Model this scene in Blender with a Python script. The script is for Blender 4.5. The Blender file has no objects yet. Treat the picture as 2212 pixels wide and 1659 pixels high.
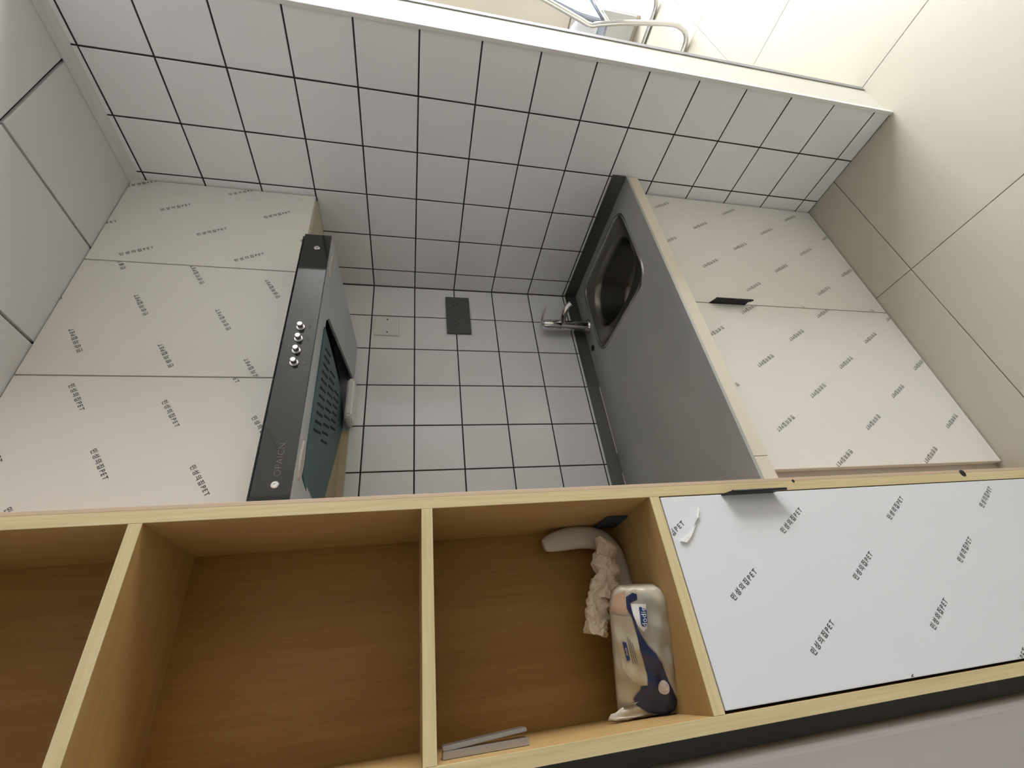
import bpy, bmesh, math, random
from mathutils import Vector, Matrix, noise

random.seed(7)
scene = bpy.context.scene
COL = scene.collection

# ------------------------------------------------------------------ camera
cam_data = bpy.data.cameras.new('camera')
cam_data.sensor_fit = 'HORIZONTAL'
cam_data.sensor_width = 36.0
cam_data.lens = 15.6596
cam_data.clip_start = 0.02
cam = bpy.data.objects.new('camera', cam_data)
COL.objects.link(cam)
ax_x = Vector((-0.116291, -0.189571, -0.974956))   # picture right = downwards: the phone was held sideways
ax_d = Vector((-0.829111, 0.558998, -0.009797))
ax_f = Vector((0.546855, 0.807208, -0.222182))
m = Matrix.Identity(4)
for i in range(3):
    m[i][0] = ax_x[i]; m[i][1] = -ax_d[i]; m[i][2] = -ax_f[i]
m[0][3], m[1][3], m[2][3] = -1.29095, -1.25047, 1.42062
cam.matrix_world = m
scene.camera = cam

# ------------------------------------------------------------------ world, daylight, exposure
world = bpy.data.worlds.new('overcast_sky')
world.use_nodes = True
bg = world.node_tree.nodes['Background']
bg.inputs[0].default_value = (0.92, 0.935, 1.0, 1)
bg.inputs[1].default_value = 50.0
scene.world = world
WX, WY0, WY1, WZ0, WZ1 = 2.80, -2.90, -0.80, 0.30, 2.14      # window in the far right wall
VY, VX0, VX1, VZ0, VZ1 = -5.0, 1.80, 2.70, 0.62, 2.10         # window in the rear wall, behind the viewer
for wn, wid, hgt, mtx in (('window_portal', WZ1 - WZ0, WY1 - WY0, ((0, 0, 1, WX + 0.08), (0, 1, 0, (WY0 + WY1) / 2), (-1, 0, 0, (WZ0 + WZ1) / 2), (0, 0, 0, 1))),
                          ('rear_window_portal', VX1 - VX0, VZ1 - VZ0, ((1, 0, 0, (VX0 + VX1) / 2), (0, 0, -1, VY - 0.08), (0, 1, 0, (VZ0 + VZ1) / 2), (0, 0, 0, 1)))):
    pl = bpy.data.lights.new(wn, 'AREA')
    pl.shape = 'RECTANGLE'; pl.size = wid; pl.size_y = hgt
    pl.cycles.is_portal = True
    po = bpy.data.objects.new(wn, pl); COL.objects.link(po)
    po.matrix_world = Matrix(mtx)
scene.view_settings.view_transform = 'Standard'
scene.view_settings.look = 'None'
scene.view_settings.gamma = 1.0
scene.view_settings.use_curve_mapping = False
scene.view_settings.exposure = -0.58
scene.cycles.diffuse_bounces = 5
scene.cycles.max_bounces = 8
scene.cycles.caustics_reflective = False
scene.cycles.caustics_refractive = False
scene.cycles.use_adaptive_sampling = True
scene.cycles.adaptive_threshold = 0.07

# ------------------------------------------------------------------ materials
def srgb(r, g, b):
    f = lambda c: (c / 255 / 12.92) if c / 255 <= 0.04045 else ((c / 255 + 0.055) / 1.055) ** 2.4
    return (f(r), f(g), f(b), 1)

def mat(name, rgb, rough=0.5, metal=0.0, noise=0.0, nscale=30, bump=0.0, bscale=200, stretch=(1, 1, 1), spec=0.5, coat=0.0):
    M = bpy.data.materials.new(name); M.use_nodes = True
    nt = M.node_tree; b = nt.nodes['Principled BSDF']
    b.inputs['Base Color'].default_value = srgb(*rgb)
    b.inputs['Roughness'].default_value = rough
    b.inputs['Metallic'].default_value = metal
    b.inputs['Specular IOR Level'].default_value = spec
    b.inputs['Coat Weight'].default_value = coat
    if noise or bump:
        tc = nt.nodes.new('ShaderNodeTexCoord'); mp = nt.nodes.new('ShaderNodeMapping')
        mp.inputs['Scale'].default_value = stretch
        nt.links.new(tc.outputs['Object'], mp.inputs[0])
    if noise:
        n = nt.nodes.new('ShaderNodeTexNoise'); n.inputs['Scale'].default_value = nscale; n.inputs['Detail'].default_value = 4
        nt.links.new(mp.outputs[0], n.inputs['Vector'])
        mx = nt.nodes.new('ShaderNodeMix'); mx.data_type = 'RGBA'
        c = srgb(*rgb)
        mx.inputs[6].default_value = tuple(x * (1 - noise) for x in c[:3]) + (1,)
        mx.inputs[7].default_value = tuple(min(1, x * (1 + noise)) for x in c[:3]) + (1,)
        nt.links.new(n.outputs[0], mx.inputs[0]); nt.links.new(mx.outputs[2], b.inputs['Base Color'])
    if bump:
        n2 = nt.nodes.new('ShaderNodeTexNoise'); n2.inputs['Scale'].default_value = bscale; n2.inputs['Detail'].default_value = 3
        nt.links.new(mp.outputs[0], n2.inputs['Vector'])
        bp = nt.nodes.new('ShaderNodeBump'); bp.inputs['Strength'].default_value = bump; bp.inputs['Distance'].default_value = 0.002
        nt.links.new(n2.outputs[0], bp.inputs['Height']); nt.links.new(bp.outputs[0], b.inputs['Normal'])
    return M

def wood(name, light, dark, axis, rough=0.55):
    M = bpy.data.materials.new(name); M.use_nodes = True
    nt = M.node_tree; b = nt.nodes['Principled BSDF']; b.inputs['Roughness'].default_value = rough
    tc = nt.nodes.new('ShaderNodeTexCoord'); mp = nt.nodes.new('ShaderNodeMapping')
    sc = [220, 220, 220]; sc[axis] = 7
    mp.inputs['Scale'].default_value = sc
    n = nt.nodes.new('ShaderNodeTexNoise'); n.inputs['Scale'].default_value = 1.0; n.inputs['Detail'].default_value = 6; n.inputs['Roughness'].default_value = 0.6
    sc2 = [30, 30, 30]; sc2[axis] = 2
    mp2 = nt.nodes.new('ShaderNodeMapping'); mp2.inputs['Scale'].default_value = sc2
    n2 = nt.nodes.new('ShaderNodeTexNoise'); n2.inputs['Scale'].default_value = 1.0; n2.inputs['Detail'].default_value = 3
    add = nt.nodes.new('ShaderNodeMath'); add.operation = 'ADD'
    ml = nt.nodes.new('ShaderNodeMath'); ml.operation = 'MULTIPLY'; ml.inputs[1].default_value = 0.5
    rp = nt.nodes.new('ShaderNodeValToRGB')
    rp.color_ramp.elements[0].position = 0.36; rp.color_ramp.elements[0].color = srgb(*dark)
    rp.color_ramp.elements[1].position = 0.62; rp.color_ramp.elements[1].color = srgb(*light)
    L = nt.links
    L.new(tc.outputs['Object'], mp.inputs[0]); L.new(tc.outputs['Object'], mp2.inputs[0])
    L.new(mp.outputs[0], n.inputs['Vector']); L.new(mp2.outputs[0], n2.inputs['Vector'])
    L.new(n.outputs[0], add.inputs[0]); L.new(n2.outputs[0], add.inputs[1]); L.new(add.outputs[0], ml.inputs[0])
    L.new(ml.outputs[0], rp.inputs[0]); L.new(rp.outputs[0], b.inputs['Base Color'])
    return M

MT = dict(
    tile=mat('glazed_tile', (234, 235, 237), 0.12, noise=0.025, nscale=3, spec=0.5),
    grout=mat('dark_grout', (48, 47, 46), 0.9),
    ceiling_panel=mat('ceiling_panel', (214, 214, 215), 0.55),
    joint=mat('ceiling_joint', (66, 58, 58), 0.9),
    floor_tile=mat('cream_floor_tile', (177, 172, 157), 0.28, noise=0.04, nscale=4),
    floor_joint=mat('floor_joint', (120, 108, 88), 0.9),
    white_wall=mat('white_paint', (214, 212, 206), 0.8),
    room_wall=mat('grey_wallpaper', (208, 206, 201), 0.85),
    grey_wall=mat('grey_plaster', (166, 161, 155), 0.85, bump=0.08, bscale=300),
    jamb=mat('cream_jamb', (200, 197, 184), 0.6),
    trim=mat('white_trim', (222, 222, 218), 0.45),
    grey_trim=mat('grey_bead', (135, 134, 132), 0.6),
    film=mat('white_film_board', (224, 221, 213), 0.33, noise=0.015, nscale=5),
    film_cubby=mat('white_film_board_cool', (218, 220, 222), 0.42, noise=0.012, nscale=5),
    door_edge=mat('door_edge', (216, 213, 206), 0.5),
    print=mat('grey_print', (74, 74, 74), 0.7),
    carcass=mat('cream_board', (206, 197, 172), 0.55),
    carcass_grey=mat('grey_board', (190, 188, 184), 0.6),
    charcoal=mat('charcoal_metal', (44, 43, 43), 0.45, metal=0.3),
    steel=mat('film_covered_steel', (172, 172, 168), 0.45, metal=0.45, noise=0.22, nscale=5),
    steel_dark_reflect=mat('steel_upstand_dark_reflect', (112, 112, 108), 0.4, metal=0.8),  # the upstand's dark reflection is partly put into the steel colour
    steel_bowl=mat('brushed_steel_bowl', (120, 118, 110), 0.3, metal=1.0),
    steel_bead=mat('polished_bead', (150, 150, 146), 0.2, metal=1.0),
    edge_board=mat('pale_edge_board', (214, 206, 186), 0.6, noise=0.05, nscale=12),
    chrome=mat('chrome', (215, 215, 215), 0.08, metal=1.0),
    black_glass=mat('black_glass', (30, 29, 27), 0.06, coat=0.3),
    hood_metal=mat('hood_grey_metal', (190, 195, 200), 0.4, metal=0.2),
    hood_dark=mat('hood_inside', (18, 18, 18), 0.8),
    teal=mat('teal_film', (30, 78, 84), 0.4, noise=0.15, nscale=14, bump=0.15, bscale=90),
    slot=mat('louver_slot', (8, 16, 18), 0.8),
    hood_tray=mat('beige_tray', (186, 174, 146), 0.5),
    lens=mat('lamp_lens', (184, 176, 170), 0.3),
    cup=mat('milky_plastic', (236, 236, 232), 0.25),
    mark=mat('pale_mark', (96, 95, 90), 0.6),
    logo_grey=mat('logo_grey', (92, 90, 84), 0.5),
    plate_grey=mat('grey_plate', (88, 88, 88), 0.5),
    plate_white=mat('white_plate', (228, 227, 222), 0.3),
    hole=mat('dark_hole', (20, 20, 20), 0.9),
    wood_v=wood('pale_wood_edge_vertical', (210, 194, 150), (188, 170, 124), 2),
    wood_h=wood('pale_wood_edge_across', (210, 194, 150), (188, 170, 124), 0),
    face_shade_v=wood('wood_face_shaded_vertical', (182, 151, 98), (168, 136, 84), 2),  # same wood as the edges, inside shade put into the colour
    face_shade_h=wood('wood_face_shaded_across', (182, 151, 98), (168, 136, 84), 0),  # across-grain version of the face with shade in its colour
    wood_in_shade=wood('wood_inside_shaded', (158, 119, 57), (142, 102, 44), 2),  # back panel browned in colour to stand in for compartment shade
    pink_edge=mat('pinkish_edge', (196, 172, 146), 0.6),
    pack=mat('wipes_pack_plastic', (184, 174, 152), 0.35, noise=0.05, nscale=25, bump=0.15, bscale=60),
    pack_blue=mat('blue_foil_print', (17, 32, 78), 0.22, coat=0.4, bump=0.25, bscale=45),
    pack_grey=mat('clear_plastic_flap', (172, 168, 154), 0.25, bump=0.3, bscale=70),
    pack_pink=mat('pale_pink_print', (180, 146, 118), 0.4),
    pack_lid=mat('pack_label', (192, 182, 156), 0.3),
    white_print=mat('white_print', (236, 234, 228), 0.4),
    logo_blue=mat('logo_blue', (26, 62, 120), 0.35),
    sticker=mat('silver_sticker', (206, 196, 198), 0.25, metal=0.3, noise=0.6, nscale=240),
    crumple=mat('crumpled_plastic', (214, 196, 170), 0.4, bump=0.5, bscale=70),
    bar=mat('white_plastic_bar', (196, 186, 172), 0.45),
    slate=mat('slate_plate', (62, 70, 80), 0.6),
    bracket=mat('satin_bracket_steel', (184, 180, 176), 0.28, metal=0.85),
    chair_fabric=mat('blue_grey_fabric', (186, 196, 214), 0.9),
    chair_cloth=mat('white_cloth', (228, 228, 230), 0.9),
    wardrobe=mat('beige_wardrobe', (214, 206, 192), 0.6),
    drawer=mat('light_grey_drawer', (206, 206, 204), 0.6),
    frame_white=mat('white_window_frame', (230, 230, 230), 0.4),
)
# thin window pane: mostly see-through, a little reflective
pane_mat = bpy.data.materials.new('window_glass'); pane_mat.use_nodes = True
_nt = pane_mat.node_tree
for n_ in list(_nt.nodes):
    _nt.nodes.remove(n_)
_o = _nt.nodes.new('ShaderNodeOutputMaterial'); _mx = _nt.nodes.new('ShaderNodeMixShader')
_t = _nt.nodes.new('ShaderNodeBsdfTransparent'); _g = _nt.nodes.new('ShaderNodeBsdfGlossy')
_g.inputs['Roughness'].default_value = 0.02; _mx.inputs[0].default_value = 0.07
_nt.links.new(_t.outputs[0], _mx.inputs[1]); _nt.links.new(_g.outputs[0], _mx.inputs[2]); _nt.links.new(_mx.outputs[0], _o.inputs[0])
MT['pane'] = pane_mat
dimmed_pane_mat = pane_mat.copy(); dimmed_pane_mat.name = 'dimmed_window_glass'
[n for n in dimmed_pane_mat.node_tree.nodes if n.type == 'BSDF_TRANSPARENT'][0].inputs[0].default_value = (0.24, 0.24, 0.24, 1)  # tint added to dim the daylight from the rear window

# ------------------------------------------------------------------ helpers
WPOS = {}

def tag(o, label=None, cat=None, group=None, kind=None):
    if label: o['label'] = label
    if cat: o['category'] = cat
    if group: o['group'] = group
    if kind: o['kind'] = kind
    return o

def link(o, parent=None, loc=(0, 0, 0), rot=None):
    COL.objects.link(o)
    loc = Vector(loc)
    if rot: o.rotation_euler = rot
    if parent is not None:
        o.parent = parent
        o.location = loc - WPOS[parent.name]
    else:
        o.location = loc
    WPOS[o.name] = loc
    return o

def thing(name, loc, label, cat, group=None):
    o = bpy.data.objects.new(name, None)
    o.empty_display_size = 0.05
    link(o, None, loc)
    return tag(o, label, cat, group)

def obj(name, me, material, parent=None, loc=(0, 0, 0), rot=None):
    if material is not None and not me.materials:
        me.materials.append(MT[material] if isinstance(material, str) else material)
    return link(bpy.data.objects.new(name, me), parent, loc, rot)

def to_mesh(bm, name='m', smooth=False):
    bmesh.ops.recalc_face_normals(bm, faces=bm.faces[:])
    me = bpy.data.meshes.new(name); bm.to_mesh(me); bm.free()
    if smooth:
        for p in me.polygons: p.use_smooth = True
    return me

def box_bm(bm, x0, x1, y0, y1, z0, z1):
    x0, x1 = sorted((x0, x1)); y0, y1 = sorted((y0, y1)); z0, z1 = sorted((z0, z1))
    v = [bm.verts.new((x, y, z)) for x in (x0, x1) for y in (y0, y1) for z in (z0, z1)]
    for f in ((0, 1, 3, 2), (4, 6, 7, 5), (0, 4, 5, 1), (2, 3, 7, 6), (0, 2, 6, 4), (1, 5, 7, 3)):
        bm.faces.new([v[i] for i in f])
    return v

def box(x0, x1, y0, y1, z0, z1, bev=0.0, seg=2):
    bm = bmesh.new(); box_bm(bm, x0, x1, y0, y1, z0, z1)
    if bev:
        bmesh.ops.bevel(bm, geom=bm.edges[:], offset=bev, segments=seg, affect='EDGES', profile=0.6)
    return to_mesh(bm, 'box')

def prism(poly, axis, a0, a1, bev=0.0):
    """polygon in the two other axes (in x,y,z order), extruded along axis"""
    bm = bmesh.new()
    def p3(p, a):
        q = list(p); q.insert(axis, a); return q
    lo = [bm.verts.new(p3(p, a0)) for p in poly]; hi = [bm.verts.new(p3(p, a1)) for p in poly]
    bm.faces.new(lo); bm.faces.new(hi[::-1])
    for i in range(len(poly)):
        j = (i + 1) % len(poly)
        bm.faces.new((lo[i], lo[j], hi[j], hi[i]))
    if bev:
        bmesh.ops.recalc_face_normals(bm, faces=bm.faces[:])
        bmesh.ops.bevel(bm, geom=bm.edges[:], offset=bev, segments=2, affect='EDGES')
    return to_mesh(bm, 'prism')

def spline(pts, n=8):
    P = [Vector(p) for p in pts]; out = []
    for i in range(len(P) - 1):
        p0 = P[max(i - 1, 0)]; p1 = P[i]; p2 = P[i + 1]; p3 = P[min(i + 2, len(P) - 1)]
        for k in range(n):
            t = k / n
            out.append(0.5 * ((2 * p1) + (p2 - p0) * t + (2 * p0 - 5 * p1 + 4 * p2 - p3) * t * t + (3 * p1 - p0 - 3 * p2 + p3) * t ** 3))
    out.append(P[-1]); return out

def tube(pts, r, seg=12, flat=1.0, flat_axis=None):
    """tube along points; r a number or a list; flat squashes the section along flat_axis"""
    P = [Vector(p) for p in pts]
    R = r if isinstance(r, (list, tuple)) else [r] * len(P)
    bm = bmesh.new(); rings = []
    ref = Vector(flat_axis) if flat_axis else None
    prev = None
    for i, p in enumerate(P):
        d = (P[min(i + 1, len(P) - 1)] - P[max(i - 1, 0)]).normalized()
        if ref is not None: a = ref
        elif prev is not None: a = prev
        else: a = Vector((0, 0, 1)) if abs(d.z) < 0.9 else Vector((1, 0, 0))
        u = (a - d * a.dot(d)).normalized(); w = d.cross(u); prev = u
        rings.append([bm.verts.new(p + (u * math.cos(t) * flat + w * math.sin(t)) * R[i]) for t in [2 * math.pi * k / seg for k in range(seg)]])
    for a, b in zip(rings, rings[1:]):
        for k in range(seg):
            bm.faces.new((a[k], a[(k + 1) % seg], b[(k + 1) % seg], b[k]))
    bm.faces.new(rings[0]); bm.faces.new(rings[-1])
    me = to_mesh(bm, 'tube')
    for p in me.polygons: p.use_smooth = len(p.vertices) == 4
    return me

def lathe(prof, c, seg=24, axis='Z'):
    """profile of (radius, height) around an axis through c"""
    bm = bmesh.new(); rings = []
    for r, h in prof:
        ring = []
        for k in range(seg):
            t = 2 * math.pi * k / seg
            a, b = r * math.cos(t), r * math.sin(t)
            v = (c[0] + a, c[1] + b, c[2] + h) if axis == 'Z' else ((c[0] + a, c[1] + h, c[2] + b) if axis == 'Y' else (c[0] + h, c[1] + a, c[2] + b))
            ring.append(bm.verts.new(v))
        rings.append(ring)
    for a, b in zip(rings, rings[1:]):
        for k in range(seg):
            bm.faces.new((a[k], a[(k + 1) % seg], b[(k + 1) % seg], b[k]))
    bm.faces.new(rings[0]); bm.faces.new(rings[-1])
    me = to_mesh(bm, 'lathe')
    for p in me.polygons: p.use_smooth = len(p.vertices) == 4
    try: me.set_sharp_from_angle(angle=math.radians(40))
    except Exception: pass
    return me

_tx = {}
def text_points(body):
    """letters as flat triangles: (verts2d, faces), left edge at 0"""
    if body not in _tx:
        cu = bpy.data.curves.new('lettering', 'FONT'); cu.body = body; cu.resolution_u = 3
        cu.space_character = 1.08 if body.isascii() else 1.42
        if not body.isascii(): cu.offset = 0.018
        o = bpy.data.objects.new('lettering', cu); COL.objects.link(o)
        bpy.context.view_layer.update()
        me = bpy.data.meshes.new_from_object(o.evaluated_get(bpy.context.evaluated_depsgraph_get()))
        bm = bmesh.new(); bm.from_mesh(me); bmesh.ops.triangulate(bm, faces=bm.faces[:]); bm.verts.index_update()
        V = [(v.co.x, v.co.y) for v in bm.verts]; F = [[v.index for v in f.verts] for f in bm.faces]
        bm.free(); bpy.data.objects.remove(o); bpy.data.meshes.remove(me); bpy.data.curves.remove(cu)
        x0 = min(p[0] for p in V); x1 = max(p[0] for p in V); y0 = min(p[1] for p in V); y1 = max(p[1] for p in V)
        _tx[body] = ([(x - (x0 + x1) / 2, y - (y0 + y1) / 2) for x, y in V], F, x1 - x0, y1 - y0)
    return _tx[body]

_pm = {}
def film_print(door, rect, origin, a, b, ang, y, length=0.0725):
    """the repeated lettering of the protective film on a board facing -Y, cut off at the board's edges"""
    V, F, tw, th = text_points('민성의집PET')
    s = length / tw
    x0, x1, z0, z1 = rect
    ca, sa = math.cos(math.radians(ang)), math.sin(math.radians(ang))
    P = [((px * ca - py * 1.05 * sa) * s, (px * sa + py * 1.05 * ca) * s) for px, py in V]
    for i in range(-12, 13):
        for j in range(-12, 13):
            cx = origin[0] + i * a[0] + j * b[0]; cz = origin[1] + i * a[1] + j * b[1]
            if not (x0 - 0.045 < cx < x1 + 0.045 and z0 - 0.045 < cz < z1 + 0.045): continue
            inside = all(x0 <= cx + p[0] <= x1 and z0 <= cz + p[1] <= z1 for p in P)
            if inside and (ang, length) in _pm:
                obj('printed_text', _pm[(ang, length)], 'print', door, (cx, y, cz)); continue
            bm = bmesh.new()
            vs = [bm.verts.new((p[0], 0, p[1])) for p in P]
            for f in F:
                try: bm.faces.new([vs[k] for k in f])
                except ValueError: pass
            if not inside:
                for co, no in (((x0 - cx, 0, 0), (-1, 0, 0)), ((x1 - cx, 0, 0), (1, 0, 0)), ((0, 0, z0 - cz), (0, 0, -1)), ((0, 0, z1 - cz), (0, 0, 1))):
                    bmesh.ops.bisect_plane(bm, geom=bm.verts[:] + bm.edges[:] + bm.faces[:], plane_co=co, plane_no=no, clear_outer=True)
            if len(bm.faces) < 3: bm.free(); continue
            bm.normal_update()
            for f in bm.faces:
                if f.normal.y > 0: f.normal_flip()
            me = bpy.data.meshes.new('film_print'); bm.to_mesh(me); bm.free()
            if inside: _pm[(ang, length)] = me
            obj('printed_text', me, 'print', door, (cx, y, cz))

def lettering(body, fn, height):
    """letters mapped by fn(u, v) -> point"""
    V, F, tw, th = text_points(body); s = height / th
    me = bpy.data.meshes.new('lettering')
    me.from_pydata([fn(x * s, y * s) for x, y in V], [], F)
    return me

# ------------------------------------------------------------------ the setting
CEIL = 2.19
# tiles: a shallow slab with eased edges, its face towards -Y at Y=0 .. used turned for the other surfaces
_tiles = {}
def tile_mesh(w, h, t, ease, material):
    k = (round(w, 4), round(h, 4), t, ease, material)
    if k not in _tiles:
        bm = bmesh.new()
        a = [bm.verts.new((x, t, z)) for x, z in ((-w / 2, -h / 2), (w / 2, -h / 2), (w / 2, h / 2), (-w / 2, h / 2))]
        e = ease
        b = [bm.verts.new((x, e * 0.5, z)) for x, z in ((-w / 2, -h / 2), (w / 2, -h / 2), (w / 2, h / 2), (-w / 2, h / 2))]
        c = [bm.verts.new((x, 0, z)) for x, z in ((-w / 2 + e, -h / 2 + e), (w / 2 - e, -h / 2 + e), (w / 2 - e, h / 2 - e), (-w / 2 + e, h / 2 - e))]
        bm.faces.new(c); bm.faces.new(a[::-1])
        for lo, hi in ((a, b), (b, c)):
            for i in range(4):
                j = (i + 1) % 4
                bm.faces.new((lo[i], lo[j], hi[j], hi[i]))
        me = to_mesh(bm, 'tile'); me.materials.append(MT[material]); _tiles[k] = me
    return _tiles[k]

G = 0.0042            # grout width
ROWS = [0.0] + [1.408 + 0.15 * k for k in range(-9, 6)] + [CEIL]
def tilt(): return random.uniform(-0.0035, 0.0035)

# floor: cream 600 mm tiles
floor = tag(obj('floor', box(-2.7, 2.8, -5.0, 1.5, -0.06, -0.003), 'floor_joint'), kind='structure',
            label='cream large-format tiled floor running from the kitchen into the bright room', cat='floor')
FX = [-2.7] + [-2.247 + 0.603 * k for k in range(0, 9)]
FX = [x for x in FX if x < 2.8] + [2.8]
FY = [-5.0] + [-4.227 + 0.603 * k for k in range(0, 10)]
FY = [y for y in FY if y < 1.5] + [1.5]
for i in range(len(FX) - 1):
    for j in range(len(FY) - 1):
        w, h = FX[i + 1] - FX[i], FY[j + 1] - FY[j]
        if w < 0.02 or h < 0.02: continue
        me = tile_mesh(w - 0.0022, h - 0.0022, 0.008, 0.0008, 'floor_tile')
        obj('floor_tile', me, None, floor, ((FX[i] + FX[i + 1]) / 2, (FY[j] + FY[j + 1]) / 2, 0), (-math.pi / 2, 0, 0))

# back wall of the kitchen niche
wall_back = tag(obj('wall_back', box(-1.42, 0.004, 0.0018, 0.12, 0, CEIL + 0.02), 'grout'), kind='structure',
                label='white square-tiled wall with dark grout behind the steel sink worktop', cat='wall')
BX = [0.0, -0.1504, -0.3013, -0.4522, -0.6031, -0.754, -0.9049, -1.0558]
for i in range(len(BX) - 1):
    for j in range(len(ROWS) - 1):
        z0, z1 = ROWS[j], ROWS[j + 1]
        if z1 < 0.76 or z0 > 1.72: continue
        x1 = BX[i] - (0.0 if i else 0.001); x0 = BX[i + 1]
        me = tile_mesh(abs(x1 - x0) - G, z1 - z0 - G, 0.004, 0.0016, 'tile')
        obj('tile', me, None, wall_back, ((x0 + x1) / 2, 0.0, (z0 + z1) / 2), (tilt(), 0, tilt()))

# right wall: a thick wall that ends in a cream jamb
WEND = -0.834
wall_right = tag(obj('wall_right', box(0.0018, 0.168, WEND, 1.5, 0, CEIL + 0.02), 'jamb'), kind='structure',
                 label='short white-tiled wall with dark grout ending in a cream jamb beside the bright room', cat='wall')
obj('grout_bed', box(0.0012, 0.0019, WEND + 0.001, 0.0, 0, CEIL), 'grout', wall_right)
RY = [0.0, -0.0796, -0.2305, -0.3814, -0.5323, -0.6832, WEND]
for i in range(len(RY) - 1):
    for j in range(len(ROWS) - 1):
        z0, z1 = ROWS[j], ROWS[j + 1]; y1, y0 = RY[i], RY[i + 1]
        if z1 < 0.70 and y0 > -0.46: continue
        if z0 > 1.72 and y0 > -0.34: continue
        h = z1 - z0 - G
        if h < 0.01: continue
        me = tile_mesh(y1 - y0 - G, h, 0.004, 0.0016, 'tile')
        obj('tile', me, None, wall_right, (0.0, (y0 + y1) / 2, (z0 + z1) / 2), (0, tilt(), -math.pi / 2 + tilt()))

# jamb trims
t = tag(obj('trim_1', box(-0.003, 0.010, WEND - 0.006, WEND + 0.004, 0.0, CEIL, 0.0015), 'trim'), kind='structure',
        label='thin white edging strip where the tiled wall meets the cream jamb', cat='trim')
t = tag(obj('trim_2', box(0.150, 0.1705, WEND - 0.003, WEND + 0.03, 0.0, CEIL, 0.001), 'grey_trim'), kind='structure',
        label='narrow grey corner bead on the outer edge of the cream jamb', cat='trim')
t = tag(obj('trim_3', box(0.1705, 0.196, -0.80, -0.72, 0.0, CEIL, 0.002), 'trim'), kind='structure',
        label='bright white frame strip just behind the cream jamb', cat='trim')

# ceiling: plain slab, and 300 mm panels over the kitchen
ceiling = tag(obj('ceiling', box(-2.7, 2.8, -5.0, 1.5, CEIL + 0.012, CEIL + 0.06), 'joint'), kind='structure',
              label='grey-white panelled ceiling with dark joints above the wall cabinet', cat='ceiling')
obj('plain_ceiling', box(0.01, 2.8, -5.0, 1.5, CEIL + 0.001, CEIL + 0.012), 'white_wall', ceiling)
obj('plain_ceiling', box(-2.7, -0.0, -5.0, -1.85, CEIL + 0.001, CEIL + 0.012), 'room_wall', ceiling)
CX = [0.0, -0.294, -0.594, -0.894, -1.194, -1.494, -1.794, -2.094, -2.394, -2.7]
CY = [0.0, -0.056, -0.350, -0.657, -0.957, -1.257, -1.557, -1.85]
for i in range(len(CX) - 1):
    for j in range(len(CY) - 1):
        if CY[j] > -0.3 and CX[i] > -1.4: continue
        x1, x0, y1, y0 = CX[i], CX[i + 1], CY[j], CY[j + 1]
        me = tile_mesh(x1 - x0 - 0.0075, y1 - y0 - 0.0075, 0.008, 0.001, 'ceiling_panel')
        obj('ceiling_panel', me, None, ceiling, ((x0 + x1) / 2, (y0 + y1) / 2, CEIL), (math.pi / 2, 0, 0))
t = tag(obj('trim_4', prism([(-0.022, CEIL - 0.0005), (0.0, CEIL - 0.0005), (0.0, CEIL - 0.020), (-0.003, CEIL - 0.020), (-0.006, CEIL - 0.006), (-0.022, CEIL - 0.003)], 1, WEND, -0.345), 'ceiling_panel'),
        kind='structure', label='pale cove moulding between the panelled ceiling and the tiled wall', cat='trim')

# left: grey plastered wall beside the storage cabinet, and the rest of the flat behind the camera, with one added light-blocking wall
wall_left = tag(obj('wall_left', box(-2.7, -1.414, -0.538, 0.12, 0, CEIL + 0.02, 0.016, 6), 'grey_wall'), kind='structure',
                label='grey plastered wall left of the open wooden storage cabinet', cat='wall')
obj('gap_shade_strip', box(-1.4138, -1.3866, -0.500, -0.47, 0, CEIL), 'plate_grey', wall_left)  # dark strip added to stand for the shade beside the cabinet
tag(obj('wall_far_left', box(-2.8, -2.7, -5.0, 0.12, 0, CEIL + 0.05), 'room_wall'), kind='structure', label='white side wall behind the viewer', cat='wall')
tag(obj('wall_light_block', box(-2.7, -0.45, -2.0, -1.85, 0, CEIL + 0.02), 'room_wall'), kind='structure', label='unseen wall added behind the viewer to cut the fill light', cat='wall')  # unseen wall, added to hold back fill light from behind the viewer
tag(obj('wall_end', box(0.168, 2.9, 1.5, 1.6, 0, CEIL + 0.05), 'white_wall'), kind='structure', label='white end wall of the bright room past the jamb', cat='wall')
bm = bmesh.new()
box_bm(bm, WX, WX + 0.1, -5.0, WY0, 0, CEIL + 0.05); box_bm(bm, WX, WX + 0.1, WY1, 1.5, 0, CEIL + 0.05)
box_bm(bm, WX, WX + 0.1, WY0, WY1, 0, WZ0); box_bm(bm, WX, WX + 0.1, WY0, WY1, WZ1, CEIL + 0.05)
tag(obj('wall_window', to_mesh(bm), 'white_wall'), kind='structure', label='white wall of the bright room holding the wide window', cat='wall')
bm = bmesh.new()
box_bm(bm, -2.8, VX0, VY - 0.1, VY, 0, CEIL + 0.05); box_bm(bm, VX1, WX + 0.1, VY - 0.1, VY, 0, CEIL + 0.05)
box_bm(bm, VX0, VX1, VY - 0.1, VY, 0, VZ0); box_bm(bm, VX0, VX1, VY - 0.1, VY, VZ1, CEIL + 0.05)
tag(obj('wall_rear', to_mesh(bm), 'room_wall'), kind='structure', label='white rear wall behind the viewer with a smaller window', cat='wall')

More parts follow.
